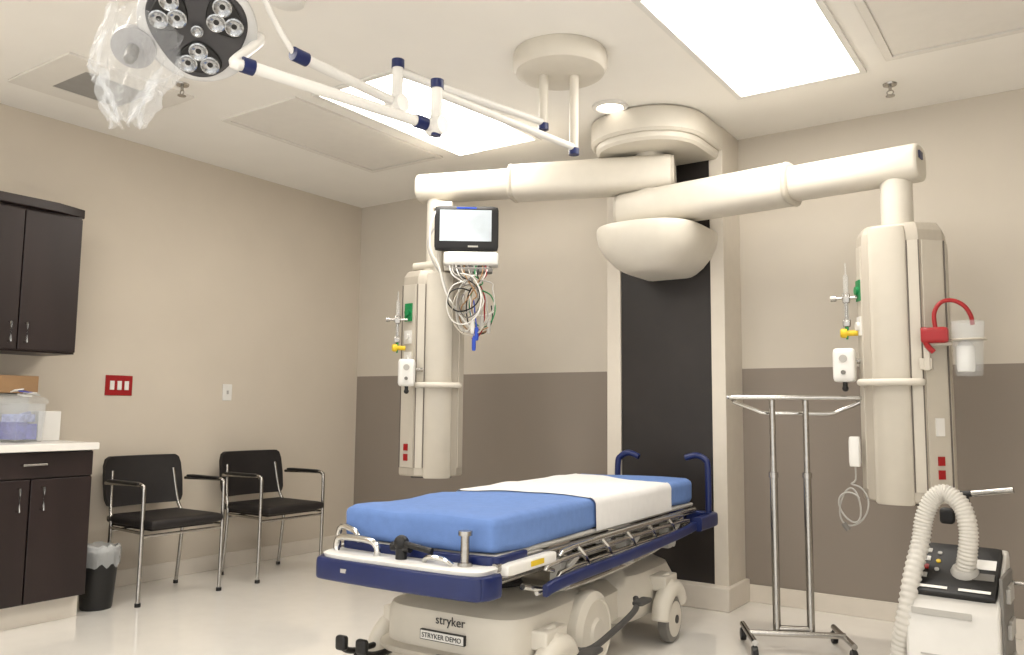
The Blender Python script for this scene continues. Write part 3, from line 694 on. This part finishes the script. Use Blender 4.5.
wp=thing('outlet_plate','small white wall plate with toggle','switch plate',(XL+.003,3.625,1.21))
part(wp,'plate',M().box((0,0,0),(.007,.075,.115)),m_white,bevel=.003)
part(wp,'toggle',M().box((.006,0,0),(.008,.012,.025)),m_ltgrey)
# ================================================================ STEEL STAND
st=thing('steel_stand','chrome two-post instrument stand with open looped top frame','stand',(-1.10,4.03,0),math.radians(28))
tp=M()
z=1.18
tp.tube([(-.29,.05,z-.012),(-.31,.02,z-.004),(-.31,-.02,z),(-.28,-.03,z),(.28,-.03,z),(.31,-.02,z),(.31,.02,z-.004),(.29,.05,z-.012)],.011,10,4)
tp.tube([(-.30,.04,z-.02),(-.20,.06,z-.055),(-.14,.06,z-.075),(.0,.06,z-.075),(.16,.06,z-.075),(.22,.06,z-.055),(.30,.04,z-.02)],.010,10,4)
part(st,'top_frame',tp,m_chrome)
for x in(-.12,.035):
    part(st,'post',M().cyl((x,0,.08),(x,0,.80),.018).cyl((x,0,.80),(x,0,.825),.022).cyl((x,0,.80),(x,0,z),.014),m_steel,label='telescoping steel post')
bs2=M().tube([(-.25,-.03,.085),(.18,-.03,.085)],.014,12).tube([(-.12,0,.10),(.035,0,.10)],.016,10)
for x in(-.25,.18): bs2.tube([(x,-.17,.075),(x,.17,.075)],.014,12)
part(st,'base_frame',bs2,m_steel)
for x in(-.25,.18):
    for y in(-.16,.16):
        part(st,'caster',M().lathe([(0,-.012),(.028,-.012),(.03,0),(.028,.012),(0,.012)],(x,y,.03),(1,0,.0),20).cyl((x,y,.04),(x,y,.07),.010),m_black)
# ================================================================ WARMING UNIT
WU=(-.385,3.45,0);WR=math.radians(-3)
wu=thing('patient_warmer','white patient warming unit with black sloped control top and ribbed hose','warming unit',WU,WR)
hx=.148
body=M()
pr_=[(-.155,.13),(-.165,.16),(-.165,.42),(-.15,.45),(.10,.605),(.15,.61),(.165,.59),(.165,.15),(.15,.13)]
body.loft([[(x,yy,zz) for yy,zz in pr_] for x in(-hx,-hx+.01,hx-.01,hx)])
part(wu,'housing',body,mat('warmer_housing_plastic',(200,197,191),.4,var=.02),bevel=.012)
sp=part(wu,'side_panel',M().box((hx+.004,0,.35),(.012,.26,.40)),m_grey,bevel=.004)
for zz in(.24,.36,.48):
    part(sp,'side_latch',M().box((hx+.016,-.05,zz),(.014,.03,.05)).box((hx+.014,.03,zz),(.010,.10,.06)),m_ltgrey,bevel=.003)
sl_=math.atan2(.155,.25)
cp=frame((0,-.02,.54),0,sl_)
WM=Matrix.Translation(WU)@Matrix.Rotation(WR,4,'Z')
def loc_part(par,nm,m,mt_,fr_,**k): return part(par,nm,m,mt_,WM@fr_,**k)
cpn=loc_part(wu,'control_panel',M().rbox((0,0,.002),(.275,.27,.03),.012,(10,10,6)),m_black,cp,label='black control panel')
loc_part(cpn,'display',M().box((.09,.03,.0185),(.07,.05,.002)),m_label,cp)
loc_part(cpn,'display',M().box((.09,-.035,.0185),(.07,.035,.002)),m_grey,cp)
loc_part(cpn,'panel_border',M().box((-.07,-.112,.0185),(.11,.012,.002)).box((.07,-.112,.0185),(.10,.012,.002)),m_label,cp)
for i in range(4): loc_part(cpn,'button',M().box((-.105,.08-.045*i,.019),(.035,.022,.004)),(m_ltgrey,m_white,m_red,m_ltgrey)[i],cp)
for i in range(3): loc_part(cpn,'button',M().cyl((-.06,.07-.045*i,.017),(-.06,.07-.045*i,.0215),.008),(m_ltgrey,m_yellow,m_ltgrey)[i],cp)
part(wu,'front_label',M().box((-.03,-.167,.415),(.19,.003,.022)),m_ltgrey)
for zz in(.23,.25,.27): part(wu,'front_vent',M().box((0,-.167,zz),(.2,.003,.006)),m_ltgrey)
hp_=[(.03,-.04,.545),(.045,-.06,.62),(.050,-.06,.70),(.03,-.05,.78),(-.02,-.04,.82),(-.062,-.04,.80),(-.095,-.04,.73),(-.11,-.05,.64),(-.13,-.11,.52),(-.15,-.14,.38),(-.18,-.11,.25),(-.185,-.10,.12),(-.17,-.13,.05),(-.1,-.2,.045)]
hs=M();hs.tube(hp_,lambda i,n:(.033 if (i%4)<2 else .029),16,26)
part(wu,'hose',hs,m_hose,label='off-white ribbed hose',ang=80)
part(wu,'hose_port',M().lathe([(0,0),(.046,0),(.046,.02),(.038,.035),(0,.035)],(.03,-.035,.53),(0,-.4,1),28),m_ltgrey)
part(wu,'bracket',M().box((.0,.19,.55),(.04,.02,.5)).tube([(-.02,.19,.80),(.05,.183,.808)],.012,10).rbox((-.05,.14,.72),(.05,.04,.06),.01,(5,5,5)),m_black,bevel=.004)
part(wu,'hand_grip',M().tube([(.03,.183,.806),(.17,.17,.83)],.012,12),m_steel,label='silver push handle')
part(wu,'pole',M().cyl((.21,.12,.06),(.21,.12,.62),.011).cyl((.21,.12,.5),(.15,.12,.5),.009).box((.15,.12,.10),(.12,.03,.03)),m_steel)
part(wu,'cart_base',M().box((0,0,.10),(.30,.30,.04)),m_grey,bevel=.01)
for x in(-.13,.13):
    for y in(-.13,.13):
        part(wu,'caster',M().lathe([(0,-.014),(.036,-.014),(.04,0),(.036,.014),(0,.014)],(x,y,.04),(1,0,0),20),m_black)
# ================================================================ WORLD / CAMERA
w=bpy.data.worlds.new('World');SC.world=w;w.use_nodes=True
w.node_tree.nodes['Background'].inputs[0].default_value=(1,.98,.945,1);w.node_tree.nodes['Background'].inputs[1].default_value=1.75
cam=bpy.data.cameras.new('Camera');cam.sensor_width=36;cam.lens=28.76
co=bpy.data.objects.new('Camera',cam);link(co)
F=Vector((-.5664,.8241,0));Rv=Vector((.8241,.5664,0));tl=.0999
f3=F*math.cos(tl)+Vector((0,0,1))*math.sin(tl);u3=Rv.cross(f3)
rho=.01
r_=Rv*math.cos(rho)+u3*math.sin(rho);u_=u3*math.cos(rho)-Rv*math.sin(rho)
co.matrix_world=Matrix(((r_.x,u_.x,-f3.x,0),(r_.y,u_.y,-f3.y,0),(r_.z,u_.z,-f3.z,1.11),(0,0,0,1)))
SC.camera=co
